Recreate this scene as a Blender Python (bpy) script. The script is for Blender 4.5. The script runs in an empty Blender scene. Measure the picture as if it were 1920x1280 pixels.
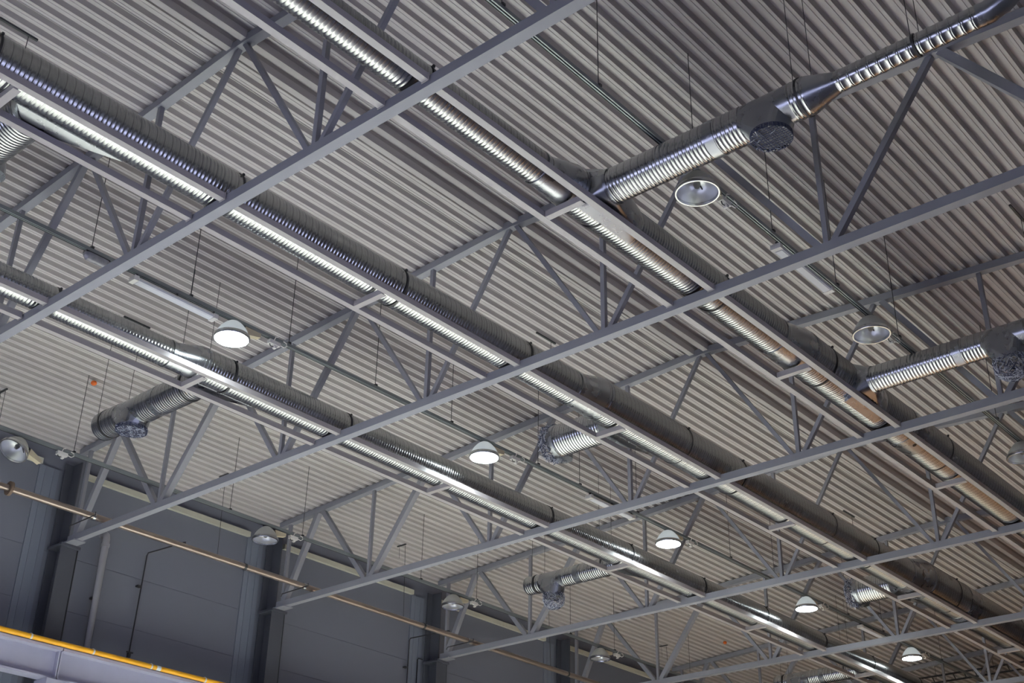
import bpy, bmesh, math, random
from mathutils import Vector, Matrix
random.seed(7)
PI = math.pi
SC = bpy.context.scene
COL = SC.collection

# ------------------------------------------------------------------ camera
H = 11.35                      # underside of the truss bottom chords above the floor
cam_d = bpy.data.cameras.new('camera')
cam = bpy.data.objects.new('camera', cam_d)
COL.objects.link(cam)
cam_d.sensor_width = 36.0
cam_d.sensor_fit = 'HORIZONTAL'
cam_d.lens = 36.0 * 2412.03 / 1920.0
cam_d.clip_end = 300
AZ, PI_T, RO = 0.720643733, 0.505647181, 0.0202003344
fw = Vector((math.cos(PI_T) * math.cos(AZ), math.cos(PI_T) * math.sin(AZ), math.sin(PI_T)))
rt = Vector((math.sin(AZ), -math.cos(AZ), 0))
up = rt.cross(fw)
r2 = math.cos(RO) * rt + math.sin(RO) * up
u2 = -math.sin(RO) * rt + math.cos(RO) * up
M = Matrix(((r2.x, u2.x, -fw.x), (r2.y, u2.y, -fw.y), (r2.z, u2.z, -fw.z))).to_4x4()
M.translation = Vector((-8.0797, -12.3824, -9.7476 + H))
cam.matrix_world = M
SC.camera = cam

# ------------------------------------------------------------------ world, exposure
w = bpy.data.worlds.new('world')
SC.world = w
w.use_nodes = True
w.node_tree.nodes['Background'].inputs[0].default_value = (0.70, 0.70, 1.0, 1)
w.node_tree.nodes['Background'].inputs[1].default_value = 4.6
SC.view_settings.view_transform = 'Standard'
SC.view_settings.look = 'None'
SC.view_settings.gamma = 1.0
SC.view_settings.use_curve_mapping = False
SC.view_settings.exposure = 0.13
LAMP_W = 1700.0                  # one high-bay lamp
WARM_W = 1000.0
SC.cycles.max_bounces = 8
SC.cycles.diffuse_bounces = 5
SC.cycles.glossy_bounces = 4
SC.cycles.use_denoising = True
SC.cycles.sample_clamp_indirect = 6.0
SC.cycles.caustics_reflective = False
SC.cycles.caustics_refractive = False


# ------------------------------------------------------------------ materials
def mat(name, col, rough=0.5, metal=0.0, noise=0.0, nscale=3.0, rvar=0.0, bump=0.0, bscale=60.0, spec=0.5, emit=None, estr=0.0, col2=None):
    m = bpy.data.materials.new(name)
    m.use_nodes = True
    nt = m.node_tree
    b = nt.nodes['Principled BSDF']
    b.inputs['Base Color'].default_value = (*col, 1)
    b.inputs['Roughness'].default_value = rough
    b.inputs['Metallic'].default_value = metal
    b.inputs['Specular IOR Level'].default_value = spec
    tc = nt.nodes.new('ShaderNodeTexCoord')
    if noise > 0 or rvar > 0:
        n = nt.nodes.new('ShaderNodeTexNoise')
        n.inputs['Scale'].default_value = nscale
        n.inputs['Detail'].default_value = 5
        nt.links.new(tc.outputs['Object'], n.inputs['Vector'])
        if noise > 0:
            mx = nt.nodes.new('ShaderNodeMix')
            mx.data_type = 'RGBA'
            c2 = col2 if col2 else tuple(c * (1 - noise) for c in col)
            mx.inputs[6].default_value = (*c2, 1)
            mx.inputs[7].default_value = (*[min(1, c * (1 + noise * 0.5)) for c in col], 1)
            nt.links.new(n.outputs['Fac'], mx.inputs[0])
            nt.links.new(mx.outputs[2], b.inputs['Base Color'])
        if rvar > 0:
            mr = nt.nodes.new('ShaderNodeMapRange')
            mr.inputs[3].default_value = max(0.02, rough - rvar)
            mr.inputs[4].default_value = rough + rvar
            nt.links.new(n.outputs['Fac'], mr.inputs[0])
            nt.links.new(mr.outputs[0], b.inputs['Roughness'])
    if bump > 0:
        n2 = nt.nodes.new('ShaderNodeTexNoise')
        n2.inputs['Scale'].default_value = bscale
        bp = nt.nodes.new('ShaderNodeBump')
        bp.inputs['Strength'].default_value = bump
        bp.inputs['Distance'].default_value = 0.01
        nt.links.new(tc.outputs['Object'], n2.inputs['Vector'])
        nt.links.new(n2.outputs['Fac'], bp.inputs['Height'])
        nt.links.new(bp.outputs[0], b.inputs['Normal'])
    if emit:
        b.inputs['Emission Color'].default_value = (*emit, 1)
        b.inputs['Emission Strength'].default_value = estr
    return m


MT = {
    'steel': mat('truss_grey_paint', (0.25, 0.255, 0.295), 0.45, noise=0.12, nscale=2.0),
    'beam': mat('beam_light_grey_paint', (0.41, 0.385, 0.395), 0.28, noise=0.12, nscale=1.5),
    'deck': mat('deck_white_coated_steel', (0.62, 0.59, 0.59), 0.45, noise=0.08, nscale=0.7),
    'cream': mat('cream_painted_steel', (0.56, 0.55, 0.47), 0.5, noise=0.06),
    'wall': mat('wall_grey_panel', (0.150, 0.160, 0.205), 0.55, noise=0.07, nscale=0.4),
    'pilaster': mat('wall_cover_strip', (0.175, 0.195, 0.25), 0.45, noise=0.05),
    'column': mat('column_dark_grey_paint', (0.062, 0.066, 0.085), 0.5, noise=0.12),
    'floor': mat('floor_concrete', (0.52, 0.54, 0.50), 0.6, noise=0.12, nscale=0.5),
    'floor_dimmed': mat('floor_bounce_dimmer', (0.105, 0.10, 0.115), 0.5, noise=0.12, nscale=0.5),  # made-up dark tone, unseen, so less light bounces up at right
    'web': mat('deck_web_painted_shade', (0.45, 0.425, 0.42), 0.5, noise=0.08, nscale=0.7),  # darker than the deck to paint in shade on the rib sides
    'galv': mat('galvanised_duct', (0.52, 0.53, 0.54), 0.22, metal=1.0, noise=0.12, nscale=2.5, rvar=0.07),
    'galv2': mat('galvanised_sheet', (0.40, 0.415, 0.445), 0.28, metal=1.0, noise=0.12, nscale=4, rvar=0.08),
    'tray': mat('tray_galvanised', (0.24, 0.27, 0.285), 0.4, metal=0.5, noise=0.15),
    'black': mat('black_rubber', (0.012, 0.013, 0.016), 0.5),
    'wire': mat('dark_wire', (0.06, 0.065, 0.07), 0.5, metal=0.5),
    'strap': mat('dark_strap', (0.045, 0.045, 0.05), 0.45, metal=0.4),
    'lampbody': mat('lamp_grey_shell', (0.50, 0.51, 0.47), 0.42, noise=0.08),
    'alu': mat('lamp_aluminium', (0.6, 0.61, 0.62), 0.25, metal=1.0),
    'reflector': mat('lamp_reflector_inside', (0.80, 0.81, 0.82), 0.35, metal=1.0),
    'ballast': mat('lamp_ballast_cream', (0.55, 0.49, 0.36), 0.5, noise=0.1),
    'white': mat('white_plastic', (0.74, 0.73, 0.71), 0.4),
    'diffuser': mat('diffuser_plastic', (0.62, 0.64, 0.70), 0.35, noise=0.06),
    'clear': mat('clear_plastic', (0.22, 0.22, 0.25), 0.15, noise=0.5, nscale=14),
    'brown': mat('brown_pipe_metal', (0.33, 0.27, 0.24), 0.30, metal=0.7, noise=0.25, nscale=1.2),
    'yellow': mat('yellow_pipe_paint', (0.86, 0.42, 0.015), 0.42, noise=0.1),
    'girder': mat('girder_grey_paint', (0.37, 0.375, 0.49), 0.45, noise=0.1),
    'drain': mat('drain_pipe_plastic', (0.33, 0.33, 0.37), 0.4, noise=0.08),
    'net': mat('net_pale_plastic', (0.42, 0.45, 0.55), 0.6, noise=0.3),
    'netblue': mat('net_navy_plastic', (0.035, 0.045, 0.10), 0.6),
    'mouth': mat('duct_inner_dark', (0.20, 0.20, 0.21), 0.6, noise=0.2, nscale=9),
    'orange': mat('orange_plastic', (0.75, 0.15, 0.02), 0.4),
    'sticker': mat('pipe_marker_white', (0.75, 0.82, 0.88), 0.4),
    'rust': mat('girder_rust_patch', (0.16, 0.11, 0.08), 0.7, noise=0.4),
    'shell_bloom': mat('lamp_shell_bloom_glow', (0.55, 0.57, 0.56), 0.4, emit=(0.86, 0.97, 1.0), estr=0.30),  # faint emission on the shell stands in for bloom around lit lamps
    'lit': mat('lamp_glass_lit', (0.9, 0.95, 0.95), 0.3, emit=(0.90, 1.0, 1.0), estr=60.0),
    'litwarm': mat('lamp_glass_lit_warm', (0.95, 0.8, 0.5), 0.3, emit=(1.0, 0.62, 0.25), estr=14.0),
}
_g = bpy.data.materials.new('lamp_glass_clear')
_g.use_nodes = True
_b = _g.node_tree.nodes['Principled BSDF']
_b.inputs['Base Color'].default_value = (0.95, 0.97, 0.97, 1)
_b.inputs['Roughness'].default_value = 0.08
_b.inputs['Transmission Weight'].default_value = 0.92
_b.inputs['IOR'].default_value = 1.1
MT['glass'] = _g
_g = bpy.data.materials.new('window_pane_glass')      # thin clear pane with a slight mirror sheen
_g.use_nodes = True
_n = _g.node_tree
_n.nodes.clear()
_o, _t, _s, _x, _f = (_n.nodes.new('ShaderNode' + k) for k in ('OutputMaterial', 'BsdfTransparent', 'BsdfGlossy', 'MixShader', 'Fresnel'))
_t.inputs[0].default_value = (0.88, 0.90, 0.92, 1)
_s.inputs['Roughness'].default_value = 0.03
_f.inputs['IOR'].default_value = 1.35
_n.links.new(_f.outputs[0], _x.inputs[0])
_n.links.new(_t.outputs[0], _x.inputs[1])
_n.links.new(_s.outputs[0], _x.inputs[2])
_n.links.new(_x.outputs[0], _o.inputs[0])
MT['pane'] = _g


def seam_metal(name, axis, pitch, col, seam, rough):
    m = mat(name, col, rough, metal=1.0, noise=0.10, nscale=2.5, rvar=0.06)
    nt = m.node_tree
    b = nt.nodes['Principled BSDF']
    src = b.inputs['Base Color'].links[0].from_socket
    tc = [n for n in nt.nodes if n.type == 'TEX_COORD'][0]
    sp = nt.nodes.new('ShaderNodeSeparateXYZ')
    nt.links.new(tc.outputs['Object'], sp.inputs[0])

    def mth(op, a, v):
        n = nt.nodes.new('ShaderNodeMath')
        n.operation = op
        nt.links.new(a, n.inputs[0])
        n.inputs[1].default_value = v
        return n.outputs[0]
    fr = mth('FRACT', mth('DIVIDE', sp.outputs[axis], pitch), 0)
    edge = mth('LESS_THAN', fr, 0.10)             # the dark folded seam of the spiral pipe
    mx = nt.nodes.new('ShaderNodeMix')
    mx.data_type = 'RGBA'
    nt.links.new(edge, mx.inputs[0])
    nt.links.new(src, mx.inputs[6])
    mx.inputs[7].default_value = (*seam, 1)
    nt.links.new(mx.outputs[2], b.inputs['Base Color'])
    return m


MT['galv_x'] = seam_metal('galvanised_duct_seamed', 0, 0.12, (0.43, 0.44, 0.45), (0.25, 0.25, 0.265), 0.25)
MT['galv_y'] = seam_metal('galvanised_branch_seamed', 1, 0.116, (0.48, 0.49, 0.50), (0.28, 0.28, 0.29), 0.22)


# ------------------------------------------------------------------ mesh helpers
class MB:
    def __init__(self):
        self.bm = bmesh.new()

    def face(self, vs):
        try:
            return self.bm.faces.new(vs)
        except ValueError:
            return None

    def box(self, x0, x1, y0, y1, z0, z1):
        vs = [self.bm.verts.new((x, y, z)) for x in (x0, x1) for y in (y0, y1) for z in (z0, z1)]
        for q in ((0, 1, 3, 2), (4, 6, 7, 5), (0, 4, 5, 1), (2, 3, 7, 6), (0, 2, 6, 4), (1, 5, 7, 3)):
            self.face([vs[i] for i in q])
        return self

    def bar(self, a, b, wd, ht, side=None):
        """rectangular bar from a to b; wd along side, ht along the other normal"""
        a, b = Vector(a), Vector(b)
        d = (b - a).normalized()
        s = Vector(side) if side else (Vector((0, 0, 1)).cross(d) if abs(d.z) < 0.99 else Vector((1, 0, 0)))
        s = (s - d * s.dot(d)).normalized()
        n = d.cross(s)
        vs = [self.bm.verts.new(p + s * (i * wd / 2) + n * (j * ht / 2)) for p in (a, b) for i, j in ((-1, -1), (1, -1), (1, 1), (-1, 1))]
        for q in ((0, 3, 2, 1), (4, 5, 6, 7), (0, 1, 5, 4), (1, 2, 6, 5), (2, 3, 7, 6), (3, 0, 4, 7)):
            self.face([vs[i] for i in q])
        return self

    def prism(self, pts, axis, a, b):
        """closed 2-D outline extruded along axis between a and b"""
        def mk(p, t):
            if axis == 'x':
                return (t, p[0], p[1])
            if axis == 'y':
                return (p[0], t, p[1])
            return (p[0], p[1], t)
        A = [self.bm.verts.new(mk(p, a)) for p in pts]
        B = [self.bm.verts.new(mk(p, b)) for p in pts]
        n = len(pts)
        for i in range(n):
            self.face([A[i], A[(i + 1) % n], B[(i + 1) % n], B[i]])
        self.face(A[::-1])
        self.face(B)
        return self

    def tube(self, pts, r, seg=10, cap=True):
        pts = [Vector(p) for p in pts]
        rings = []
        for i, p in enumerate(pts):
            d = (pts[min(i + 1, len(pts) - 1)] - pts[max(i - 1, 0)]).normalized()
            s = Vector((0, 0, 1)).cross(d)
            if s.length < 1e-3:
                s = Vector((1, 0, 0)).cross(d)
            s.normalize()
            n = d.cross(s)
            rr = r[i] if isinstance(r, (list, tuple)) else r
            rings.append([self.bm.verts.new(p + rr * (math.cos(t) * s + math.sin(t) * n)) for t in [2 * PI * k / seg for k in range(seg)]])
        for A, B in zip(rings, rings[1:]):
            for k in range(seg):
                self.face([A[k], A[(k + 1) % seg], B[(k + 1) % seg], B[k]])
        if cap:
            self.face(rings[0][::-1])
            self.face(rings[-1])
        return self

    def lathe(self, prof, axis, c, seg=40, cap0=False, cap1=False):
        """prof: (t, r) pairs along axis 'x','y','z' through c"""
        c = Vector(c)
        ax = {'x': (Vector((1, 0, 0)), Vector((0, 1, 0)), Vector((0, 0, 1))),
              'y': (Vector((0, 1, 0)), Vector((0, 0, 1)), Vector((1, 0, 0))),
              'z': (Vector((0, 0, 1)), Vector((1, 0, 0)), Vector((0, 1, 0)))}[axis]
        cs = [(math.cos(2 * PI * k / seg), math.sin(2 * PI * k / seg)) for k in range(seg)]
        rings = []
        for t, r in prof:
            o = c + ax[0] * t
            rings.append([self.bm.verts.new(o + ax[1] * (r * a) + ax[2] * (r * b)) for a, b in cs])
        for A, B in zip(rings, rings[1:]):
            for k in range(seg):
                self.face([A[k], A[(k + 1) % seg], B[(k + 1) % seg], B[k]])
        if cap0:
            self.face(rings[0][::-1])
        if cap1:
            self.face(rings[-1])
        return self

    def hull(self, pts):
        vs = [self.bm.verts.new(p) for p in pts]
        r = bmesh.ops.convex_hull(self.bm, input=vs)
        bad = [g for g in r['geom_interior'] + r['geom_unused'] if isinstance(g, bmesh.types.BMVert)]
        bmesh.ops.delete(self.bm, geom=list(set(bad)), context='VERTS')
        return self

    def build(self, name, m, parent=None, smooth=None, loc=None):
        bmesh.ops.recalc_face_normals(self.bm, faces=self.bm.faces[:])
        me = bpy.data.meshes.new(name)
        self.bm.to_mesh(me)
        self.bm.free()
        for k in (m if isinstance(m, (list, tuple)) else [m]):
            me.materials.append(MT[k])
        if smooth is not None:
            me.shade_smooth()
            me.set_sharp_from_angle(angle=math.radians(smooth))
        o = bpy.data.objects.new(name, me)
        COL.objects.link(o)
        if parent:
            o.parent = parent
        if loc:
            o.location = loc
        return o


def circ(c, r, n=24, axis='z', a0=0.0, a1=2 * PI):
    out = []
    for k in range(n):
        t = a0 + (a1 - a0) * k / (n if a1 - a0 > 6.2 else n - 1)
        a, b = r * math.cos(t), r * math.sin(t)
        out.append({'z': (c[0] + a, c[1] + b, c[2]), 'y': (c[0] + a, c[1], c[2] + b), 'x': (c[0], c[1] + a, c[2] + b)}[axis])
    return out


def tag(o, label, cat, group=None, kind=None):
    o['label'] = label
    o['category'] = cat
    if group:
        o['group'] = group
    o['kind'] = kind or 'thing'
    return o


def thing(name, label, cat, loc=(0, 0, 0), group=None):
    o = bpy.data.objects.new(name, None)
    o.empty_display_size = 0.2
    COL.objects.link(o)
    o.location = loc
    return tag(o, label, cat, group)


def dup(o, parent=None):
    c = o.copy()
    COL.objects.link(c)
    c.parent = parent
    for ch in list(o.children):
        dup(ch, c)
    return c


def struct(o):
    o['kind'] = 'structure'
    return o


ORD = ['first', 'second', 'third', 'fourth', 'fifth', 'sixth', 'seventh', 'eighth', 'ninth']
P = 3.8678                     # truss panel length
HW = 13.5                      # half width of the hall
X0, X1 = -13.0, 47.6
TRX = [0, 6, 12, 18, 24, 30, 36, 42]


def roofz(y):                  # underside of the deck
    return H + 3.06 - 0.0545 * abs(y)


# ------------------------------------------------------------------ shell
def window(n, axis, w0, a, b, z0, z1):
    def bx(m, p, q, c, d, t):
        if axis == 'x':
            m.box(p, q, w0 - t, w0 + t, c, d)
        else:
            m.box(w0 - t, w0 + t, p, q, c, d)
    f = MB()
    k = 3
    for i in range(k + 1):
        p = a + (b - a - 0.08) * i / k
        bx(f, p, p + 0.08, z0, z1, 0.05)
    for c in (z0, (z0 + z1) / 2, z1 - 0.08):
        bx(f, a, b, c, c + 0.08, 0.05)
    fr = struct(f.build('window_%d' % n, 'white'))
    g = MB()
    bx(g, a + 0.04, b - 0.04, z0 + 0.04, z1 - 0.04, 0.004)
    g.build('pane', 'pane', fr)
    ld = bpy.data.lights.new('window_portal', 'AREA')
    ld.shape = 'RECTANGLE'
    ld.size, ld.size_y = b - a, z1 - z0
    ld.cycles.is_portal = True
    lo = bpy.data.objects.new('window_portal', ld)
    COL.objects.link(lo)
    lo.parent = fr
    if axis == 'x':
        lo.location = ((a + b) / 2, w0 + 0.07, (z0 + z1) / 2)
        lo.rotation_euler = (PI / 2, 0, PI)
    else:
        lo.location = (w0 + 0.07, (a + b) / 2, (z0 + z1) / 2)
        lo.rotation_euler = (PI / 2, 0, PI / 2)
    return n + 1


def build_shell():
    m = MB()
    m.box(X0 - 0.3, X1 + 0.3, -HW - 0.3, HW + 0.3, -0.3, -0.004)
    for a, b, k in ((-HW, 0.6, 1), (0.6, HW, 0)):      # dark area added at right to dim the ceiling, pale concrete at left
        n0 = len(m.bm.faces)
        m.box(X0, X1, a, b, -0.004, 0)
        m.bm.faces.ensure_lookup_table()
        for f in m.bm.faces[n0:]:
            f.material_index = k
    struct(m.build('floor', ['floor', 'floor_dimmed']))
    # trapezoidal deck, ribs along the ducts
    pitch, dep = 0.238, 0.080
    prof = []

    def half(first, sgn):
        pts = []
        k = 0
        while True:
            c = first + pitch * k
            if c > HW + 0.3:
                break
            for dy, dz in ((-0.119, dep), (-0.078, dep), (-0.052, 0), (-0.010, 0), (-0.006, 0.010), (0.006, 0.010), (0.010, 0), (0.052, 0), (0.078, dep)):
                pts.append((sgn * (c + dy), roofz(c + dy) + dz))
            k += 1
        return pts
    left = half(0.24, 1)
    right = half(0.10, -1)
    prof = right[::-1] + [(right[0][0] + 0.02, right[0][1] + 0.08), (left[0][0] - 0.02, left[0][1] + 0.08)] + left
    m = MB()
    A = [m.bm.verts.new((X0 - 0.3, y, z)) for y, z in prof]
    B = [m.bm.verts.new((X1 + 0.3, y, z)) for y, z in prof]
    for i in range(len(prof) - 1):
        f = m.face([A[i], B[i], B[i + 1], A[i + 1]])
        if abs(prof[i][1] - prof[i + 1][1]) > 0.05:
            f.material_index = 1          # webs coloured darker, painting in the shade between ribs
    for sgn, first in ((1, 0.24), (-1, 0.10)):       # sheet laps: a small downturned lip every fourth rib
        k = 2
        while first + pitch * k < HW:
            c = first + pitch * k + 0.050
            y = sorted((sgn * c, sgn * (c + 0.004)))
            m.box(X0, X1, y[0], y[1], roofz(c) - 0.016, roofz(c) + 0.004)
            k += 4
    # upper skin, so the roof has a thickness
    C = [m.bm.verts.new((x, y, z)) for x in (X0 - 0.3, X1 + 0.3) for y, z in ((-HW - 0.3, H + 2.6), (0, H + 3.45), (HW + 0.3, H + 2.6))]
    m.face([C[0], C[1], C[4], C[3]])
    m.face([C[1], C[2], C[5], C[4]])
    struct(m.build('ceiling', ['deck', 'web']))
    # left wall, horizontal sandwich panels with recessed joints
    m = MB()
    z, top = H - 0.11 - 1.19 * 9, H + 2.5
    m.box(X0, X1, HW + 0.012, HW + 0.25, 0, top)
    m.box(X0, X1, HW, HW + 0.012, 0, z - 0.008)
    while z < top:
        m.box(X0, X1, HW, HW + 0.012, z + 0.008, min(top, z + 1.19 - 0.008))
        z += 1.19
    struct(m.build('wall_left', 'wall'))
    # right wall and the wall behind the camera, each with a low band of daylight windows
    wz0, wz1 = 1.0, 5.4
    n = 1
    m = MB()
    m.box(X0, X1, -HW - 0.25, -HW, 0, wz0)
    m.box(X0, X1, -HW - 0.25, -HW, wz1, H + 2.5)
    prev = X0
    for x in (-11.0, -5.0, 1.0):
        m.box(prev, x, -HW - 0.25, -HW, wz0, wz1)
        prev = x + 5.0
        n = window(n, 'x', -HW - 0.11, x, x + 5.0, wz0, wz1)
    m.box(prev, X1, -HW - 0.25, -HW, wz0, wz1)
    struct(m.build('wall_right', 'wall'))
    m = MB()
    m.box(X0 - 0.25, X0, -HW - 0.25, HW + 0.25, 0, wz0)
    m.prism([(-HW - 0.25, wz1), (HW + 0.25, wz1), (HW + 0.25, roofz(HW) + 0.03), (0, roofz(0) + 0.05), (-HW - 0.25, roofz(HW) + 0.03)], 'x', X0 - 0.25, X0)
    prev = -HW - 0.25
    for y in (-12.5, -6.5, -0.5, 5.5):
        m.box(X0 - 0.25, X0, prev, y, wz0, wz1)
        prev = y + 5.4
        n = window(n, 'y', X0 - 0.11, y, y + 5.4, wz0, wz1)
    m.box(X0 - 0.25, X0, prev, HW + 0.25, wz0, wz1)
    struct(m.build('wall_near', 'wall'))
    gab = [(-HW - 0.25, 0), (HW + 0.25, 0), (HW + 0.25, roofz(HW) + 0.03), (0, roofz(0) + 0.05), (-HW - 0.25, roofz(HW) + 0.03)]
    struct(MB().prism(gab, 'x', X1, X1 + 0.25).build('wall_far', 'wall'))
    # eave flashing strips and cream rails, cover strips beside the columns
    n = 1
    for i in range(-2, 7):
        xa, xb = 6.0 * i, 6.0 * i + 6
        xa = max(xa, X0)
        struct(MB().box(xa + 0.37, xb - 0.78, HW - 0.10, HW, H + 1.80, H + 1.93).build('trim_%d' % n, 'cream'))
        n += 1
        m = MB()
        m.box(xb - 0.80, xb - 0.30, HW - 0.035, HW, 0, H + 1.80)
        for dx in (0.14, 0.36):
            m.box(xb - 0.80 + dx, xb - 0.80 + dx + 0.02, HW - 0.05, HW - 0.035, 0, H + 1.80)
        struct(m.build('trim_%d' % n, 'pilaster'))
        n += 1
        # ridge purlins
        for y0, y1 in ((-0.155, -0.04), (0.185, 0.295)):
            m = MB()
            m.prism([(y0, H + 2.945), (y1, H + 2.945), (y1 + 0.02, H + 3.06), (y0 - 0.02, H + 3.06)], 'x', xa + 0.075, xb - 0.076)
            struct(m.build('trim_%d' % n, 'deck'))
            n += 1


build_shell()


# ------------------------------------------------------------------ roof trusses
def build_trusses():
    zc = H
    t = thing('roof_truss', 'grey lattice roof truss nearest the camera, its chord running off the top edge', 'roof truss', (0, 0, zc), 'grey roof trusses')

    def topz(y):
        return 2.900 - 0.0545 * abs(y)
    MB().box(-0.075, 0.075, -12.95, 12.95, 0, 0.15).build('bottom_chord', 'steel', t)
    m = MB()
    for s in (-1, 1):
        m.prism([(0, topz(0)), (s * 13.15, topz(13.15)), (s * 13.15, topz(13.15) + 0.14), (0, topz(0) + 0.14)], 'x', -0.075, 0.075)
    m.build('top_chord', 'steel', t)
    for s in (-1, 1):
        segs = [(0, .5, .075), (1, .5, .078), (1, 1.5, .105), (2, 1.5, .095), (2, 2.5, .135), (3, 2.5, .115)]
        for a, b, wd in segs:
            y0, y1 = s * a * P, s * b * P
            off = 0.10 if b > a else -0.10
            MB().bar((0, y0 + s * off * 0.8, topz(y0) + 0.01), (0, y1 - s * off * 1.1, 0.14), wd, wd, (1, 0, 0)).build('diagonal', 'steel', t)
        MB().bar((0, s * (3 * P + 0.10), topz(3 * P) + 0.01), (0, s * 12.72, 0.13), .135, .135, (1, 0, 0)).build('diagonal', 'steel', t)
        for b in (.5, 1.5, 2.5):
            y = s * b * P
            MB().bar((0, y, 0.14), (0, y, topz(y) + 0.01), .075, .075, (1, 0, 0)).build('vertical', 'steel', t)
        MB().bar((0, s * 12.78, 0.14), (0, s * 12.78, topz(12.78) + 0.01), .08, .08, (1, 0, 0)).build('vertical', 'steel', t)
        m = MB()
        m.box(-0.15, 0.15, *sorted((s * 12.55, s * 13.05)), -0.03, 0)
        m.build('bearing_plate', 'steel', t)
    words = ['grey lattice roof truss nearest the camera, its bottom chord running off the top edge',
             'second grey roof truss from the camera, bottom chord crossing the whole photo',
             'third grey roof truss from the camera, left end on the column behind a lamp',
             'fourth grey roof truss from the camera, its left end at the bottom near centre',
             'fifth grey roof truss from the camera, chord passing between the two smallest lit lamps',
             'sixth grey roof truss from the camera, chord just visible in the lower right corner',
             'seventh grey roof truss from the camera, mostly hidden in the lower right corner',
             'last grey roof truss, standing just before the far wall']
    for i, x in enumerate(TRX):
        o = t if i == 0 else dup(t)
        o.location = (x, 0, zc)
        o['label'] = words[i]


build_trusses()


# ------------------------------------------------------------------ wall columns
def build_columns():
    t = thing('steel_column', '', 'column', (0, 0, 0), 'wall columns')
    top = H - 0.03
    m = MB()
    m.box(-0.20, 0.20, 12.93, 12.965, 0, top)
    m.box(-0.20, 0.20, 13.40, 13.435, 0, H + 1.99)
    m.box(-0.012, 0.012, 12.965, 13.40, 0, top)
    m.box(-0.012, 0.012, 13.05, 13.40, top, H + 1.99)
    m.build('shaft', 'column', t)
    MB().box(-0.24, 0.24, 12.86, 13.44, H - 0.10, H - 0.04).build('cap_plate', 'column', t)
    MB().tube([(0.23, 12.96, H - 0.10), (0.23, 12.96, 0)], 0.018, 6).build('cable', 'black', t)
    words = {0: 'dark steel wall column outside the left edge, carrying the first truss',
             6: 'dark steel wall column at far left, carrying the second truss',
             12: 'dark steel wall column carrying the third truss, beside the bent thin pipe',
             18: 'dark steel wall column carrying the fourth truss at the bottom of the photo',
             24: 'dark steel wall column carrying the fifth truss, only its top showing',
             30: 'dark steel wall column carrying the sixth truss, hidden low in the photo',
             36: 'dark steel wall column carrying the seventh truss near the far end',
             42: 'dark steel wall column carrying the last truss by the far wall'}
    for i, x in enumerate(TRX):
        o = t if i == 0 else dup(t)
        o.location = (x, 0, 0)
        o['label'] = words[x]


build_columns()

# ------------------------------------------------------------------ main ducts
DUCTS = {
    'right': dict(y=-3.60, steps=[(-8.5, .23), (2.45, .23), (2.95, .308), (8.40, .308), (9.05, .375), (43.5, .375)]),
    'middle': dict(y=0.10, steps=[(-8.5, .308), (7.80, .308), (8.35, .380), (20.60, .380), (21.35, .48), (43.5, .48)]),
    'left': dict(y=4.48, steps=[(-8.5, .235), (2.50, .235), (2.95, .300), (43.5, .300)]),
}
ZB = H + 0.172                 # underside of the main ducts
PITCH = 0.060


def ribbed(r, a, b, pitch=PITCH, h=0.0048, double=False):
    """profile of a spiral-seam pipe between a and b"""
    pr = [(a, r)]
    n = max(1, int(round((b - a) / pitch)))
    p = (b - a) / n
    for i in range(n):
        s = a + i * p
        rb = [(.10, 0), (.25, h), (.40, h), (.55, 0)] if not double else [(.30, 0), (.36, h), (.44, h), (.50, 0), (.56, h), (.64, h), (.70, 0)]
        pr += [(s + f * p, r + k) for f, k in rb]
    pr.append((b, r))
    return pr


def ring_band(m, axis, c, t0, t1, r, h=0.008, seg=40):
    m.lathe([(t0, r), (t0, r + h), (t1, r + h), (t1, r)], axis, c, seg)


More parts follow.
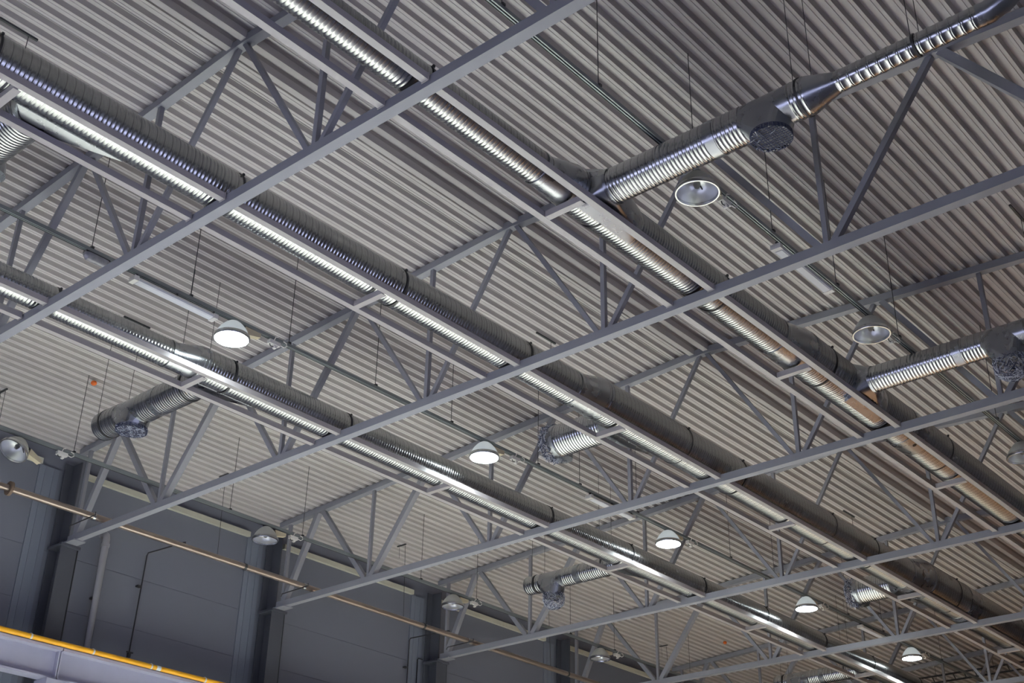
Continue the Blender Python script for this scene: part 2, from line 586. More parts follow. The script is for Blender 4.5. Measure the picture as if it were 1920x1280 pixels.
def build_mains():
    lab = {'right': 'long ribbed galvanised main duct at right, feeding the branches toward the upper right',
           'middle': 'long ribbed galvanised main duct in the middle, crossing the photo corner to corner',
           'left': 'long ribbed galvanised main duct at left, nearest the wall side'}
    straps = {'right': [-3.2, 0.16, 3.62, 6.55, 9.75, 14.3, 18.3, 21.2, 24.3, 30.3],
              'middle': [-3.4, 0.20, 3.35, 6.3, 10.95, 12.9, 16.6, 18.6, 22.9, 26.9, 30.4],
              'left': [-3.3, 0.2, 3.6, 6.3, 12.25, 15.2, 18.25, 21.2, 24.3, 27.2, 30.3]}
    for k, d in DUCTS.items():
        t = thing('ventilation_duct', lab[k], 'duct', (0, d['y'], ZB), 'main ventilation ducts')
        st = d['steps']
        for (xa, ra), (xb, rb) in zip(st, st[1:]):
            if ra == rb:
                MB().lathe(ribbed(ra, xa, xb), 'x', (0, 0, ra), 44).build('pipe', 'galv_x', t, 50)
            else:
                m = MB()
                pr = [(xa - 0.10, ra + 0.004), (xa, ra + 0.004), (xb, rb + 0.004), (xb + 0.10, rb + 0.004)]
                rings = []
                for x, r in pr:
                    rings.append([m.bm.verts.new((x, r * math.cos(q), (r - 0.004) + r * math.sin(q))) for q in [2 * PI * i / 44 for i in range(44)]])
                for A, B in zip(rings, rings[1:]):
                    for i in range(44):
                        m.face([A[i], A[(i + 1) % 44], B[(i + 1) % 44], B[i]])
                m.build('reducer', 'galv2', t, 40)
                for rr, x in ((ra, xa - 0.13), (rb, xb + 0.09)):
                    m = MB()
                    ring_band(m, 'x', (0, 0, rr), x, x + 0.04, rr + 0.002, 0.010)
                    m.build('collar', 'galv2', t, 40)
        for xa in {'right': [12.75], 'middle': [23.55], 'left': []}[k]:      # smooth sleeves with two dark bolt holes
            r = [rr for x, rr in st if x <= xa][-1]
            m = MB()
            m.lathe([(xa, r), (xa, r + .012), (xa + .62, r + .012), (xa + .62, r)], 'x', (0, 0, r), 44)
            sl = m.build('sleeve', 'galv2', t, 40)
            for xh, ang in ((xa + .30, -1.95), (xa + .16, -1.05)):
                c = Vector((xh, (r + .012) * math.cos(ang), r + (r + .012) * math.sin(ang)))
                nrm = Vector((0, math.cos(ang), math.sin(ang)))
                MB().tube([c - nrm * .004, c + nrm * .003], .04, 14).build('bolt_hole', 'black', sl)
        for xs in straps[k]:
            r = [rr for x, rr in st if x <= xs][-1]
            m = MB()
            ring_band(m, 'x', (0, 0, r), xs, xs + 0.03, r + 0.004, 0.008)
            m.box(xs, xs + 0.03, -r * 0.80 - 0.03, -r * 0.80, r * 1.60, r * 1.60 + 0.035)
            m.build('strap', 'strap', t, 40)


build_mains()


# ------------------------------------------------------------------ duct support beams
def build_supports():
    edge = {'right': (-3.95, -3.22), 'middle': (-0.21, 0.515), 'left': (4.075, 4.785)}
    z0, z1 = H + 0.072, H + 0.166
    bays = list(range(-1, 7))

    def where(b):
        if b == -1:
            return 'before the first truss'
        return 'between %s and %s trusses' % (ORD[b], ORD[b + 1])

    def channel(length):
        m = MB()
        m.prism([(-.05, 0), (.05, 0), (.05, .010), (-.040, .010), (-.040, .084), (.05, .084), (.05, .094), (-.05, .094)], 'x', 0, length)
        return m
    bproto = cproto = None
    for b in bays:
        xa = 6.0 * b + 0.087
        ln = 5.826
        for k, (yl, yr) in edge.items():
            for y, side in ((yl, 'right'), (yr, 'left')):
                if bproto is None:
                    bproto = thing('support_beam', '', 'beam', (0, 0, 0), 'duct support beams')
                    channel(ln).build('channel', 'beam', bproto)
                    for x in (0, ln):
                        MB().box(x - 0.012 if x else 0, x if x else 0.012, -.062, .062, -.010, .102).build('end_plate', 'beam', bproto)
                    o = bproto
                else:
                    o = dup(bproto)
                o.location = (xa, y, z0)
                o['label'] = 'pale beam along %s side of %s main duct, %s' % (side, k, where(b))
            if cproto is None:
                cproto = MB().prism([(-.05, 0), (.05, 0), (.05, .008), (.008, .008), (.008, .093), (-.05, .093)][:], 'y', yl + 0.066, yr - 0.066).build('cross_beam', 'beam')
                tag(cproto, '', 'beam', 'duct cross beams')
                cproto['y0'] = (yl + yr) / 2
                o = cproto
                base = (yl + yr) / 2
                o.location = (6.0 * b + 2.95, 0, z0 - .014)
            else:
                o = dup(cproto)
                o.location = (6.0 * b + 2.95, (yl + yr) / 2 - base, z0 - .014)
            o['label'] = 'short pale cross beam under the %s main duct, %s' % (k, where(b))
    if 'y0' in cproto:
        for o in bpy.data.objects:
            if 'y0' in o:
                del o['y0']


build_supports()


# ------------------------------------------------------------------ branch ducts
def shoe_on_main(x0, yo, rm, zc, rb, sgn, stretch):
    """sheet-metal saddle between a main duct (axis x) and a branch ring (axis y)"""
    pts = circ((x0, yo + sgn * (rm + 0.16), zc), rb + 0.001, 28, 'y')
    for x in (x0 - rb - 0.03, x0 + rb + stretch):
        for q in range(-60, 61, 10) if sgn > 0 else range(-80, 61, 10):
            a = math.radians(q)
            hh = rm * math.sin(a)
            if abs(hh) > rb * 1.0 and sgn > 0:
                continue
            pts.append((x, yo + sgn * (rm * math.cos(a) * 1.0 + 0.016), zc + hh * 1.04))
    return MB().hull(pts)


def outlet_boot(x0, y0, zc, r, zm, rm):
    """slanted shoe outlet hanging under a branch duct, mouth horizontal"""
    pts = circ((x0, y0 + 0.04, zm), rm, 28, 'z')
    pts += circ((x0, y0 - 0.10, zc + 0.02), r * 0.985, 28, 'z')
    for s in (-1, 1):
        for q in (0.25, 0.0, -0.3, -0.6):
            pts.append((x0 + s * r * math.cos(q) * 0.99, y0 + 0.40, zc + r * math.sin(q) * 0.99))
    return MB().hull(pts)


def add_net(parent, c, r, bag, seedv):
    rnd = random.Random(seedv)
    cx, cy, cz = c
    m = MB()
    if not bag:
        for i in range(-6, 7):
            d = i * r / 6.4
            L = math.sqrt(max(0.0, r * r - d * d))
            wob = rnd.uniform(-.02, .02)
            m.bar((cx + d, cy - L, cz - 0.012), (cx + d + wob, cy + L, cz - 0.012), 0.010, 0.006)
            m.bar((cx - L, cy + d + wob, cz - 0.020), (cx + L, cy + d, cz - 0.020), 0.010, 0.006)
        for k in range(60):
            a = 2 * PI * k / 60 + rnd.uniform(-.03, .03)
            b = a + rnd.uniform(-.10, .10)
            m.bar((cx + r * 1.0 * math.cos(a), cy + r * math.sin(a), cz - 0.02), (cx + r * 1.01 * math.cos(b), cy + r * 1.01 * math.sin(b), cz + 0.045), 0.008, 0.005)
        for dz in (0.0, 0.022, 0.044):
            m.tube([(cx + r * 1.01 * math.cos(2 * PI * q / 30), cy + r * 1.01 * math.sin(2 * PI * q / 30), cz + dz) for q in range(31)], 0.004, 5)
        pale = MB()
        for k in range(80 if seedv == 5 else 6):
            a = rnd.uniform(0, 2 * PI)
            rr = r * math.sqrt(rnd.random()) * 1.04
            p = Vector((cx + rr * math.cos(a), cy + rr * math.sin(a), cz - .026 + (rnd.uniform(0, .06) if rr > r * .95 else 0)))
            b = rnd.uniform(0, PI)
            d = Vector((math.cos(b), math.sin(b), 0)) * rnd.uniform(.02, .06)
            pale.bar(p - d, p + d, .007, .004)
        pale.build('net', 'net', parent)
        m.build('net', 'netblue', parent)
        return
    blue = MB()
    for k in range(620):
        a = rnd.uniform(0, 2 * PI)
        f = rnd.random()
        q = f * 1.45                                   # 0 at the collar, bottom of the bag near pi/2
        rr = r * (1.08 * math.cos(max(0.0, q - .25) * 1.1) + .02)
        zz = .06 - .34 * math.sin(min(q, PI / 2))
        p = Vector((cx + rr * math.cos(a), cy + rr * math.sin(a), cz + zz)) + Vector((rnd.uniform(-.012, .012), rnd.uniform(-.012, .012), rnd.uniform(-.012, .012)))
        tang = Vector((-math.sin(a), math.cos(a), 0))
        mer = Vector((-math.cos(a) * math.sin(q), -math.sin(a) * math.sin(q), -math.cos(q)))
        w_ = rnd.choice((-1, 1)) * rnd.uniform(.3, 1.0)
        d = (tang * w_ + mer * rnd.uniform(.3, 1)).normalized() * rnd.uniform(.03, .06)
        (blue if rnd.random() < .42 else m).bar(p - d, p + d, 0.009, 0.004, (math.cos(a), math.sin(a), .3))
    m.build('net', 'net', parent)
    blue.build('net', 'netblue', parent)


def end_net(parent, x, y, z, r, sgn, seedv):
    """loose net pulled over the open end of a branch (axis y)"""
    rnd = random.Random(seedv)
    m, blue = MB(), MB()
    for k in range(420):
        a = rnd.uniform(0, 2 * PI)
        if rnd.random() < .6:
            yy, rr = y + sgn * rnd.uniform(-.03, .16), r * rnd.uniform(1.02, 1.10)
        else:
            rr = r * math.sqrt(rnd.random())
            yy = y + sgn * (.16 + .10 * (1 - (rr / r) ** 2))
        sag = -0.06 if rnd.random() < .4 else 0
        p = Vector((x + rr * math.cos(a), yy, z + rr * math.sin(a) + sag))
        d = Vector((rnd.uniform(-1, 1), rnd.uniform(-.8, .8), rnd.uniform(-1, 1))).normalized() * rnd.uniform(.03, .07)
        (blue if rnd.random() < .45 else m).bar(p - d, p + d, 0.012, 0.005)
    m.build('net', 'net', parent)
    blue.build('net', 'netblue', parent)


def hanger_ring(parent, x, y, z, r, y_top=None):
    m = MB()
    for dx in (-r - 0.02, r + 0.02):
        m.tube([(x + dx, y, z), (x + dx, y, roofz(y) + 0.02)], 0.005, 6)
    m.build('hanger_wire', 'wire', parent)
    m = MB()
    ring_band(m, 'y', (x, 0, z), y - 0.015, y + 0.015, r + 0.004, 0.010)
    m.build('strap', 'strap', parent, 40)


def lateral_branch(label, main, x0, r, sgn, ym, yend, zm, bag, hang, tail=None, seedv=1, rings=0.058):
    """branch with a slanted outlet; sgn = direction from the main duct"""
    d = DUCTS[main]
    rmain = [rr for x, rr in d['steps'] if x <= x0][-1]
    zc = ZB + rmain - (0.065 if rmain > .37 else 0)
    t = thing('branch_duct', label, 'duct', (0, 0, 0), 'branch ducts with outlets')
    shoe_on_main(x0, d['y'], rmain, zc, r, sgn, 0.62).build('saddle', 'galv2', t, 13)
    ya = d['y'] + sgn * (rmain + 0.14)
    # ribbed pieces either side of the outlet boot
    cuts = [(ya, ym - sgn * 0.32), (ym + sgn * 0.36, yend)]
    if sgn < 0:
        cuts = [(ya, ym + 0.36), (ym - 0.32, yend)]
    for a, b in cuts:
        lo, hi = min(a, b), max(a, b)
        MB().lathe(ribbed(r, lo, hi, rings, 0.0048), 'y', (x0, 0, zc), 40).build('pipe', 'galv_y', t, 50)
    lo, hi = min(cuts[0][1], cuts[1][0]), max(cuts[0][1], cuts[1][0])
    MB().lathe([(lo - .01, r * .99), (hi + .01, r * .99)], 'y', (x0, 0, zc), 40).build('sleeve', 'galv2', t, 40)
    outlet_boot(x0, ym, zc, r, zm, r * 1.0).build('outlet_boot', 'galv2', t, 13)
    m = MB()
    m.lathe([(-.03, r * 1.0), (-.03, r * 1.05), (.0, r * 1.05), (.0, r * 1.0)], 'z', (x0, ym + 0.04, zm), 32)
    m.build('mouth_ring', 'galv2', t, 40)
    MB().lathe([(-.006, r * .98), (-.012, r * .98)], 'z', (x0, ym + 0.04, zm), 32, True, True).build('mouth', 'mouth', t)
    add_net(t, (x0, ym + 0.04, zm - 0.02), r * 1.06, bag, seedv)
    m = MB()
    ring_band(m, 'y', (x0, 0, zc), min(ya, ya + sgn * .05), max(ya, ya + sgn * .05), r + 0.004, 0.012)
    m.build('collar', 'galv2', t, 40)
    m = MB()
    b0 = cuts[0][1] - sgn * 0.45
    ring_band(m, 'y', (x0, 0, zc), b0 - .07, b0 + .07, r + 0.002, 0.006)
    m.build('collar', 'galv2', t, 40)
    for y in hang:
        hanger_ring(t, x0, y, zc, r)
    if tail:
        r2_, yr, ye = tail
        MB().lathe([(min(yend, yr), r2_ if yr < yend else r), (max(yend, yr), r if yr < yend else r2_)], 'y', (x0, 0, zc), 40).build('reducer', 'galv2', t, 40)
        MB().lathe(ribbed(r2_, min(yr, ye), max(yr, ye), 0.125, 0.0045, True), 'y', (x0, 0, zc), 32).build('narrow_pipe', 'galv', t, 50)
        e = MB()
        pts = [(x0, ye, zc), (x0, ye + sgn * .10, zc), (x0, ye + sgn * .26, zc + .05), (x0, ye + sgn * .42, zc + .15), (x0, ye + sgn * .95, zc + .62)]
        e.tube(pts, r2_ * 1.03, 28)
        e.build('elbow', 'galv2', t, 35)
        for y in (ye - sgn * 0.75,):
            hanger_ring(t, x0, y, zc, r2_)
    else:
        MB().lathe([(yend - .005, r * .99), (yend + .012 * sgn, r * .99)] if sgn > 0 else [(yend + .012 * sgn, r * .99), (yend + .005, r * .99)], 'y', (x0, 0, zc), 40, True, True).build('end_cap', 'galv2', t, 40)
    return t


lateral_branch('long shiny branch duct with net-covered outlet and narrow tail, upper right', 'right', 3.40, .243, -1, -6.50, -7.03, H + 0.13, False, [-6.95], (.133, -7.40, -9.15), 3)
lateral_branch('shiny branch duct at the right edge with a shaggy net hanging from its outlet', 'right', 10.72, .222, -1, -6.50, -7.30, H + 0.05, True, [], None, 4)
lateral_branch('capped branch duct with net-covered outlet left of the nearest lit lamp', 'left', 3.47, .268, 1, 6.95, 7.98, H + 0.13, False, [7.75, 5.3], None, 5)
lateral_branch('capped branch duct with bushy net under its outlet, below the lit lamps at lower centre', 'left', 15.62, .222, 1, 6.86, 7.70, H + 0.05, True, [7.4, 5.3], None, 6)
lateral_branch('capped branch duct cut off by the bottom edge, from the far left main duct', 'left', 27.6, .222, 1, 6.86, 7.70, H + 0.05, True, [7.4, 5.3], None, 8)


def stub_branch(label, x0, r, yend, seedv):
    d = DUCTS['middle']
    rmain = [rr for x, rr in d['steps'] if x <= x0][-1]
    zc = ZB + max(rmain, .308)
    t = thing('branch_duct', label, 'duct', (0, 0, 0), 'short branch ducts with netted ends')
    shoe_on_main(x0, d['y'], rmain, zc, r, 1, 0.85).build('saddle', 'galv2', t, 13)
    ya = d['y'] + rmain + 0.14
    MB().lathe(ribbed(r, ya, yend - 0.14, 0.058, 0.0048), 'y', (x0, 0, zc), 40).build('pipe', 'galv_y', t, 50)
    MB().lathe([(yend - .14, r), (yend - .13, r + .012), (yend - .07, r + .012), (yend - .06, r), (yend, r)], 'y', (x0, 0, zc), 40).build('collar', 'galv2', t, 40)
    MB().lathe([(yend - .03, r * .98), (yend - .02, r * .98)], 'y', (x0, 0, zc), 40, True, True).build('mouth', 'mouth', t)
    pts = circ((x0 + 0.20, yend - 0.02, zc - r * 0.95), r * 0.62, 20, 'z')
    pts += circ((x0 + 0.06, yend - 0.08, zc), r * 0.80, 20, 'z')
    MB().hull(pts).build('outlet_boot', 'galv2', t, 13)
    end_net(t, x0, yend, zc, r, 1, seedv)
    return t


stub_branch('short branch duct at the left edge near the top, with a broad saddle', -2.50, .310, 1.85, 11)
stub_branch('short fat branch duct with a blue and white net over its end, centre', 9.45, .310, 1.85, 12)
stub_branch('short fat branch duct with netted end at lower right, left of the middle duct', 21.15, .310, 1.62, 13)


# ------------------------------------------------------------------ lamps and trunking
def lamp_parts(t, lit, warm=False):
    """origin at the centre of the mouth"""
    r = 0.285
    sh = [(0.012, r), (0.05, r * .965), (0.11, r * .875), (0.17, r * .745), (0.225, r * .585), (0.262, r * .45), (0.285, r * .34), (0.292, 0.02)]
    MB().lathe(sh, 'z', (0, 0, 0), 40, False, True).build('shell', 'lampbody' if not lit else 'shell_bloom', t, 50)
    inn = [(0.012, r * .97), (0.05, r * .935), (0.11, r * .84), (0.17, r * .705), (0.225, r * .54), (0.262, r * .36), (0.270, 0.02)]
    MB().lathe(inn, 'z', (0, 0, 0), 40, False, True).build('reflector', 'reflector', t, 50)
    MB().lathe([(0.03, r * 1.0), (0.03, r * 1.045), (-0.022, r * 1.075), (-0.034, r * 1.05), (-0.034, r * .985), (0.0, r * .96)], 'z', (0, 0, 0), 44).build('rim', 'alu', t, 40)
    g = [(-0.004, r * .975), (-0.010, r * .8), (-0.014, r * .45), (-0.015, 0.01)]
    MB().lathe(g, 'z', (0, 0, 0), 40, False, True).build('glass', ('litwarm' if warm else 'lit') if lit else 'glass', t, 60)
    if not lit:
        MB().lathe([(0.25, .02), (0.22, .035), (0.15, .05), (0.09, .035), (0.07, .01)], 'z', (0, 0, 0), 16, True, True).build('bulb', 'white', t, 50)
    m = MB()
    m.bar((-.10, 0, .291), (.24, 0, .291), .05, .014)
    m.build('bracket', 'wire', t, 40)
    m = MB()
    m.prism([(.25, .15), (.54, .21), (.54, .285), (.22, .285)], 'y', -.055, .055)
    m.build('ballast_box', 'ballast', t)
    m = MB()
    m.tube([(.08, .03, .28), (.17, .03, .20), (.24, .03, .19), (.27, .03, .22)], 0.012, 6)
    m.build('cable', 'black', t)
    if lit:
        ld = bpy.data.lights.new('lamp_light', 'AREA')
        ld.shape = 'DISK'
        ld.size = 2 * r * .9
        ld.spread = math.radians(100)
        ld.energy = WARM_W if warm else LAMP_W
        ld.color = (1.0, 0.55, 0.22) if warm else (1.0, 1.0, 0.955)
        lo = bpy.data.objects.new('lamp_light', ld)
        COL.objects.link(lo)
        lo.parent = t
        lo.location = (0, 0, -0.04)


ZSL = 0.0054                   # slight rise of the middle row along the hall
ROWS = {'left': (10.10, H + 0.74), 'middle': (3.41, H + 0.90), 'right': (-4.92, H + 0.775)}


def build_lamps():
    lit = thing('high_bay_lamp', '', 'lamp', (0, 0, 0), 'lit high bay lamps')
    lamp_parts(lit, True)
    spots = [(2.87, 3.41, H + .545, 'nearest and largest lit bell lamp, blazing at left of centre'),
             (9.14, 3.41, H + .545 + ZSL * 6.2, 'lit bell lamp just left of the fat netted branch duct, centre'),
             (15.50, 3.41, H + .545 + ZSL * 12.6, 'third lit bell lamp from the camera, right of the bushy net'),
             (21.85, 3.41, H + .545 + ZSL * 19, 'fourth lit bell lamp from the camera, left of the far netted branch'),
             (28.05, 3.41, H + .545 + ZSL * 25.2, 'smallest farthest lit bell lamp, near the lower right corner'),
             (-3.40, 3.41, H + .545 - ZSL * 6.3, 'added lit bell lamp outside the left edge, brightening the upper left')]  # unseen lamp, added to brighten the upper left
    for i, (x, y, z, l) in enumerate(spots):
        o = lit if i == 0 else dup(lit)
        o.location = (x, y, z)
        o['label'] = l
        if i in (3, 4):               # the two farthest burn weaker
            for c in o.children:
                if c.type == 'LIGHT':
                    c.data = c.data.copy()
                    c.data.energy = LAMP_W * 0.3
    off = thing('high_bay_lamp', '', 'lamp', (0, 0, 0), 'unlit high bay lamps')
    lamp_parts(off, False)
    spots = [(2.88, 10.12, H + .385, 'unlit tilted bell lamp at the far left edge', (math.radians(-6), math.radians(30), 0)),
             (9.18, 10.12, H + .385, 'unlit bell lamp by the wall in front of the third truss column', None),
             (15.42, 10.12, H + .385, 'unlit bell lamp by the wall in front of the fourth truss column', None),
             (21.72, 10.12, H + .385, 'unlit bell lamp near the bottom edge, right of the fifth column', None),
             (4.12, -4.92, H + .405, 'unlit bell lamp with glass face tucked under the upper right branch duct', None),
             (9.10, -4.92, H + .405, 'unlit bell lamp hanging below the third truss, right of the main duct', None),
             (15.28, -4.92, H + .405, 'unlit bell lamp cut by the right edge of the photo', None)]
    for i, (x, y, z, l, rot) in enumerate(spots):
        o = off if i == 0 else dup(off)
        o.location = (x, y, z)
        o.rotation_euler = rot or (0, 0, 0)
        o['label'] = l
    warm = thing('high_bay_lamp', '', 'lamp', (0, 0, 0), 'warm lit lamps beyond the right edge')
    lamp_parts(warm, True, True)
    for i, (x, n) in enumerate(((21.5, 'nearest'), (27.7, 'middle'), (33.9, 'farthest'))):
        o = warm if i == 0 else dup(warm)
        o.location = (x, -4.92, H + .36)
        o['label'] = '%s of three warm orange lit bell lamps beyond the right edge' % n


build_lamps()


def build_trunking():
    lab = {'left': 'thin grey lighting trunking running along the wall side above unlit lamps',
           'middle': 'thin grey lighting trunking carrying the row of lit lamps',
           'right': 'thin grey lighting trunking at right passing under the upper right branch duct'}
    wires = {'left': [-1.9, 4.12, 8.10, 10.22, 14.19, 16.3, 20.3, 22.4, 26.4],
             'middle': [-4.1, 0.12, 1.97, 4.05, 6.12, 8.16, 10.8, 12.2, 14.3, 18.2, 20.3, 24.2, 26.3, 30.2],
             'right': [0.12, 1.95, 4.10, 6.12, 8.04, 10.17, 14.2, 18.2, 22.2, 26.2, 30.2]}
    for k, (y, z) in ROWS.items():
        t = thing('lighting_trunking', lab[k], 'trunking', (0, y, z - (ZSL * 2.87 if k == 'middle' else 0)), 'lighting trunking rows')
        if k == 'middle':
            t.rotation_euler = (0, -ZSL, 0)
        m = MB()
        m.prism([(-.027, -.04), (-.010, -.04), (-.010, -.032), (-.020, -.032), (-.020, .014), (.020, .014), (.020, -.032), (.010, -.032), (.010, -.04), (.027, -.04), (.027, .02), (-.027, .02)], 'x', -12.5, 46.0)
        m.build('rail', 'tray', t)
        MB().tube([(-12.5, .042, -.03), (46.0, .042, -.03)], 0.012, 6).build('power_cable', 'black', t)
        for x in wires[k]:
            m = MB()
            m.tube([(x, 0, .02), (x, 0, roofz(y) - z + 0.02)], 0.0065, 6)
            m.build('hanger_wire', 'wire', t)
            MB().box(x - .025, x + .025, -.04, .04, .015, .05).build('clamp', 'strap', t)


build_trunking()


def build_fittings():
    fl = thing('fluorescent_light', '', 'light fitting', (0, 0, 0), 'unlit fluorescent fittings')
    m = MB()
    m.prism([(-.065, .03), (.065, .03), (.080, -.005), (-.080, -.005)], 'x', 0, 1.62)
    m.build('body', 'white', fl)
    m = MB()
    m.prism([(-.078, -.005), (.078, -.005), (.072, -.035), (.05, -.05), (-.05, -.05), (-.072, -.035)], 'x', .09, 1.53)
    m.build('diffuser', 'diffuser', fl)
    for a in (0, 1.54):
        MB().box(a, a + .08, -.083, .083, -.048, .034).build('end_cap', 'white', fl)
    for a in (.05, .82, 1.55):
        MB().box(a, a + .03, -.02, .02, .03, .10).build('bracket', 'wire', fl)
    for i, (x, y, z, l) in enumerate([
            (0.88, 3.41, H + .755, 'long pale unlit tube light left of the nearest lit lamp'),
            (12.50, 3.41, H + .755, 'long pale unlit tube light before the third lit lamp'),
            (24.85, 3.41, H + .755, 'long pale unlit tube light before the farthest lit lamp'),
            (6.16, -4.92, H + .575, 'long pale unlit tube light crossed by the second truss at right')]):
        o = fl if i == 0 else dup(fl)
        o.location = (x, y, z + (ZSL * (x - 2.87) if y > 0 else 0))
        o['label'] = l
    sk = thing('socket_box', '', 'socket', (0, 0, 0), 'white lamp sockets')
    m = MB()
    m.box(-.10, .0, -.045, .045, -.075, -.0)
    m.box(.0, .13, -.04, .04, -.07, .0)
    m.prism([(.0, -.07), (.09, -.07), (.06, -.13), (.02, -.13)], 'y', -.03, .03)
    m.build('plug', 'white', sk)
    MB().tube([(.12, -.02, -.03), (.20, -.05, -.06), (.25, -.06, -.02), (.24, -.06, .03), (.17, -.06, .045)], 0.010, 6).build('cable', 'white', sk)
    MB().tube([(-.02, -.04, -.02), (-.0, -.06, .06), (.05, -.06, .08)], 0.010, 6).build('cable', 'white', sk)
    MB().tube([(-.09, 0, -.05), (-.05, 0, -.11), (.02, 0, -.10)], 0.009, 6).build('cable', 'black', sk)
    spots = [(3.72, 3.41, .90, 'white cable socket just right of the nearest lit lamp'),
             (10.05, 3.41, .90, 'white cable socket just right of the second lit lamp'),
             (16.4, 3.41, .90, 'white cable socket just right of the third lit lamp'),
             (22.75, 3.41, .90, 'white cable socket just right of the fourth lit lamp'),
             (28.95, 3.41, .90, 'white cable socket just right of the farthest lit lamp'),
             (3.86, 10.10, .743, 'white cable socket right of the tilted lamp at far left'),
             (9.95, 10.10, .743, 'white cable socket right of the lamp before the third column'),
             (16.2, 10.10, .743, 'white cable socket right of the lamp before the fourth column'),
             (22.5, 10.10, .743, 'white cable socket beside the unlit lamp near the bottom edge'),
             (4.80, -4.92, .72, 'white cable socket right of the unlit lamp under the upper branch duct'),
             (9.80, -4.92, .72, 'white cable socket right of the unlit lamp below the third truss')]
    for i, (x, y, z, l) in enumerate(spots):
        o = sk if i == 0 else dup(sk)
        o.location = (x, y, H + z - .062 + (ZSL * (x - 2.87) if y == 3.41 else 0))
        o['label'] = l
    em = thing('emergency_light', 'small clear plastic bulkhead light under the trunking, left of the first truss', 'light fitting', (0.02, 3.41, H + .825))
    m = MB()
    m.prism([(-.05, 0), (.05, 0), (.05, -.03), (-.05, -.03)], 'x', 0, .42)
    m.build('base', 'strap', em)
    m = MB()
    pts = []
    for x, s in ((.0, .55), (.05, 1), (.37, 1), (.42, .55)):
        pts += [(x, .075 * s * math.cos(a), -.03 - .11 * s * abs(math.sin(a))) for a in [PI * k / 10 for k in range(11)]]
    m.hull(pts)
    m.build('cover', 'clear', em, 35)


build_fittings()


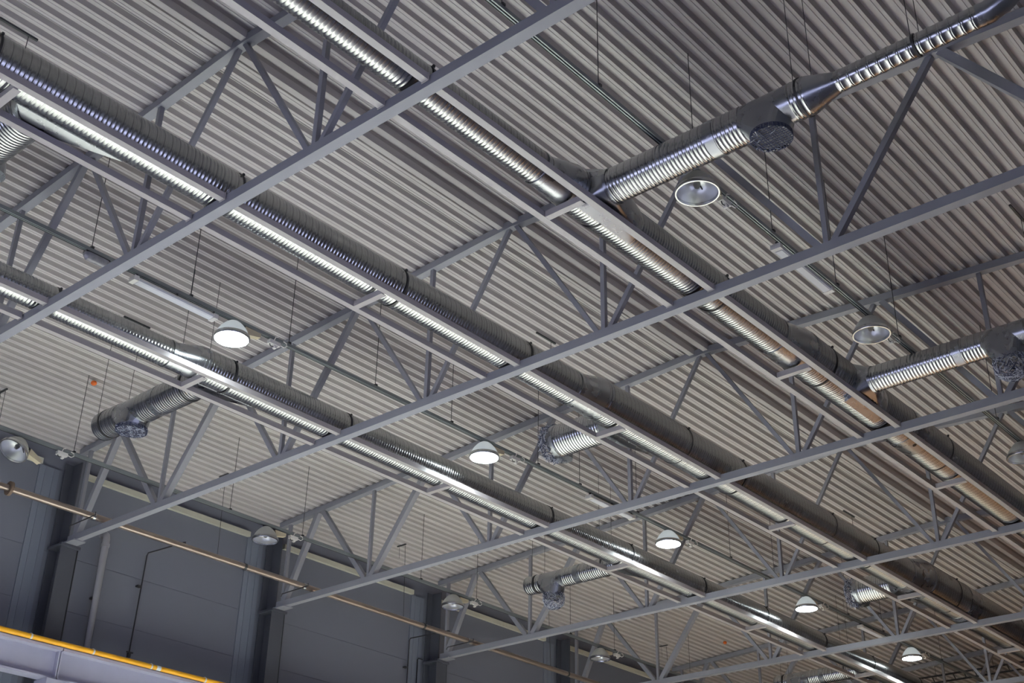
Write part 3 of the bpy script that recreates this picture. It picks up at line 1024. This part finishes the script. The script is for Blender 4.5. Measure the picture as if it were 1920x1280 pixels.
# ------------------------------------------------------------------ wall services
def build_services():
    # brown pipe hung beside the wall
    y, z, r = 11.72, H + 0.275, 0.072
    t = thing('service_pipe', 'long brown metal pipe hung along the left wall', 'pipe', (0, y, z))
    MB().tube([(-12.5, 0, 0), (46.5, 0, 0)], r, 20).build('pipe', 'brown', t, 60)
    for x in (3.75, 5.75, 11.75, 17.75, 9.9, 16.0, 22.2, 23.75, 28.3):
        m = MB()
        ring_band(m, 'x', (0, 0, 0), x - .03, x + .03, r, 0.012, 20)
        m.build('coupling', 'alu' if x in (5.75, 11.75, 17.75, 23.75) else 'wire', t, 40)
    m = MB()
    m.lathe([(3.72, r), (3.72, r * 2.1), (3.78, r * 2.1), (3.78, r)], 'x', (0, 0, 0), 20)
    m.build('flange', 'rust', t, 40)
    for x in (-2.9, 3.24, 9.08, 15.23, 21.4, 27.67, 33.8):
        m = MB()
        m.tube([(x, 0, r * .9), (x, 0.10, roofz(y + .1) - z - .06)], 0.0065, 6)
        m.build('hanger_wire', 'wire', t)
    for x in (5.6, 11.6, 17.6, 23.6):
        MB().tube([(x - .05, -.40, -.05), (x - .03, -.38, -.11), (x, .62, -.11), (x, .66, -.17)], 0.014, 8).build('bracket', 'strap', t)
    # thin bent wall pipes
    def drop(x, zt, zb, label, yw=13.44, reach=11.76):
        q = thing('drop_pipe', label, 'pipe', (x, 0, 0), 'thin drop pipes on the wall')
        m = MB()
        if reach:
            m.tube([(-.05, reach, H + .368), (-.05, reach, H + .40), (-.03, reach + .08, H + .42), (.06, yw - .06, zt + .03), (.06, yw - .02, zt - .03), (0.0, yw - .02, zb)], 0.016, 8)
        else:
            m.tube([(.20, yw - .02, zt), (.04, yw - .02, zt), (.0, yw - .02, zt - .04), (0.0, yw - .02, zb)], 0.016, 8)
        m.build('pipe', 'strap', q, 50)
        MB().box(-.07, .03, yw - .05, HW - .003, zt - .82, zt - .78).build('clip', 'strap', q)
        if zb > 5:
            m = MB()
            m.box(-.03, .03, yw - .06, yw + .02, zb - .05, zb + .06)
            m.box(-.08, .08, yw - .07, yw - .03, zb + .05, zb + .075)
            m.build('valve', 'strap', q)
    drop(8.24, H + .50, H - 1.93, 'thin bent pipe dropping down the wall between second and third columns')
    drop(17.1, H + .47, 3.0, 'thin bent pipe dropping down the wall left of the fourth column')
    drop(17.52, H + .02, 3.0, 'thin reddish pipe hugging the wall beside the fourth column', reach=None)
    # grey drain pipe
    d = thing('drain_pipe', 'fat round grey drain pipe standing against the wall right of the second column', 'pipe', (7.07, 13.27, 0))
    MB().tube([(0, 0, 0.0), (0, 0, H + .50), (0, .03, H + .58), (0, .11, H + .63), (0, .225, H + .64)], 0.085, 24).build('pipe', 'drain', d, 60)
    for z in (H - 3.4, H + 0.30):
        MB().lathe([(z, .085), (z, .098), (z + .08, .098), (z + .08, .085)], 'z', (0, 0, 0), 24).build('socket_joint', 'drain', d, 40)
    MB().box(-.03, .03, .08, HW - 13.27, H - .9, H - .86).build('clip', 'strap', d)
    # crane runway girder, one per bay
    g0 = None
    for i in range(-1, 5):
        if g0 is None:
            g0 = thing('crane_girder', '', 'girder', (0, 0, 0), 'crane runway girders')
            xa, xb = 0.012, 5.988
            m = MB()
            m.box(xa, xb, 12.36, 12.80, H - 2.50, H - 2.44)
            m.build('top_flange', 'girder', g0)
            MB().box(xa, xb, 12.565, 12.595, H - 3.06, H - 2.50).build('web', 'girder', g0)
            MB().box(xa, xb, 12.42, 12.74, H - 3.10, H - 3.06).build('bottom_flange', 'girder', g0)
            for x in (xa, xb - .03):
                MB().box(x, x + .03, 12.44, 12.565, H - 3.06, H - 2.50).build('end_stiffener', 'girder', g0)
            MB().box(xa, xb, 12.52, 12.60, H - 2.44, H - 2.30).build('rail', 'steel', g0)
            o = g0
        else:
            o = dup(g0)
        o.location = (6.0 * i, 0, 0)
        o['label'] = {-1: 'grey crane girder under the yellow pipe, outside the left edge', 0: 'grey crane girder under the yellow pipe, ending at the second column at far left',
                      1: 'grey crane girder under the yellow pipe, right of the second column'}.get(i, 'grey crane girder along the wall from the %s to the %s column, below the frame' % (ORD[min(i, 7)], ORD[min(i + 1, 7)]))
    c0 = None
    for i, x in enumerate(TRX[:5]):
        if c0 is None:
            c0 = thing('crane_post', '', 'column', (0, 0, 0), 'crane girder posts')
            MB().box(-.20, .20, 12.40, 12.78, 0, H - 3.22).build('post', 'girder', c0)
            MB().box(-.26, .26, 12.36, 12.84, H - 3.22, H - 3.105).build('cap_block', 'girder', c0)
            MB().box(-.10, .10, 12.78, 12.855, H - 3.0, H - 2.55).build('tie_plate', 'steel', c0)
            o = c0
        else:
            o = dup(c0)
        o.location = (x, 0, 0)
        o['label'] = 'grey crane post in front of the %s wall column' % ORD[i] + (', at the bottom left corner' if i == 1 else ', below the frame')
    # yellow gas pipe
    yp = thing('gas_pipe', 'bright yellow pipe clamped along the crane girder at the bottom left', 'pipe', (0, 12.30, H - 2.385))
    MB().tube([(-12.5, 0, 0), (27.5, 0, 0)], 0.053, 20).build('pipe', 'yellow', yp, 60)
    for x in (-.9, .6, 2.1, 3.6, 5.18, 6.66, 8.14, 9.61, 11.1, 12.6):
        m = MB()
        ring_band(m, 'x', (0, 0, 0), x - .02, x + .02, .053, .006, 20)
        m.box(x - .02, x + .02, -.005, .09, .055, .070)
        m.build('clamp', 'white', yp, 40)
    m = MB()
    m.lathe([(8.27, .054), (8.27, .056), (8.38, .056), (8.38, .054)], 'x', (0, 0, 0), 20)
    m.build('marker_band', 'sticker', yp, 40)


build_services()


# ------------------------------------------------------------------ small things on the deck
def build_deck_bits():
    pr = thing('anchor_bar', '', 'anchor bar', (0, 0, 0), 'anchor bars under the deck')
    MB().bar((-.30, 0, 0), (.30, 0, 0), .035, .03).build('bar', 'wire', pr)
    MB().tube([(.16, 0, 0), (.16, .0, -.35)], 0.006, 6).build('wire_end', 'wire', pr)
    spots = [(-2.28, 2.203, 0, 'dark anchor bar with loose wire on the deck at the top left corner'),
             (3.53, 7.577, 0, 'dark anchor bar above the left main duct, left of the nearest lit lamp'),
             (9.45, 2.10, 0, 'dark anchor bar just above where the second truss crosses the middle duct'),
             (21.9, 1.935, 0, 'dark anchor bar with wire loop on the deck above the middle duct, lower right'),
             (10.70, -7.03, 0, 'dark anchor bar on the deck at the right edge'),
             (3.24, 11.93, 1, 'short dark anchor bar on the deck at the left edge above the wall lamp'),
             (9.08, 11.89, 1, 'short dark anchor bar on the deck above the second truss near the wall'),
             (15.23, 11.96, 1, 'short dark anchor bar on the deck above the third truss near the wall'),
             (27.67, 11.93, 1, 'short dark anchor bar on the deck near the bottom edge, right of centre')]
    for i, (x, y, rot, l) in enumerate(spots):
        o = pr if i == 0 else dup(pr)
        o.location = (x, y, roofz(y) - .018)
        if rot:
            o.rotation_euler = (math.radians(-3.1), 0, PI / 2)
            o.scale = (.55, 1, 1)
        o['label'] = l
    od = None
    for x, l in ((4.30, 'small orange detector under the deck at left, by a hanging wire'), (28.72, 'small orange detector under the deck near the bottom edge at right')):
        if od is None:
            od = thing('detector', l, 'detector', (0, 0, 0), 'orange detectors')
            MB().lathe([(0, .05), (-.03, .065), (-.06, .06), (-.085, .03)], 'z', (0, 0, 0), 16, True, True).build('head', 'orange', od, 50)
            MB().lathe([(0.03, .045), (0, .05)], 'z', (0, 0, 0), 16, True, True).build('base', 'cream', od, 40)
            o = od
        else:
            o = dup(od)
        o.location = (x, 10.17, roofz(10.17) - .03)
        o['label'] = l
    # cable ladder across the far end of the hall
    cl = thing('cable_ladder', 'dark cable ladder high across the hall in the lower right corner', 'cable ladder', (36.5, 0, H + 2.12))
    for x, z in ((-.1, .18), (.1, 0.0)):
        MB().bar((x, -9, z), (x, 9, z), .03, .06).build('side_rail', 'strap', cl)
    for k in range(46):
        y = -8.8 + k * .39
        MB().bar((-.1, y, .18), (.1, y, 0.0), .03, .03, (0, 1, 0)).build('rung', 'strap', cl)
    for k in range(9):
        y = -8.4 + k * 2.1
        MB().tube([(0, y, .1), (0, y, roofz(y) - H - 2.12)], .008, 6).build('hanger_wire', 'wire', cl)


build_deck_bits()
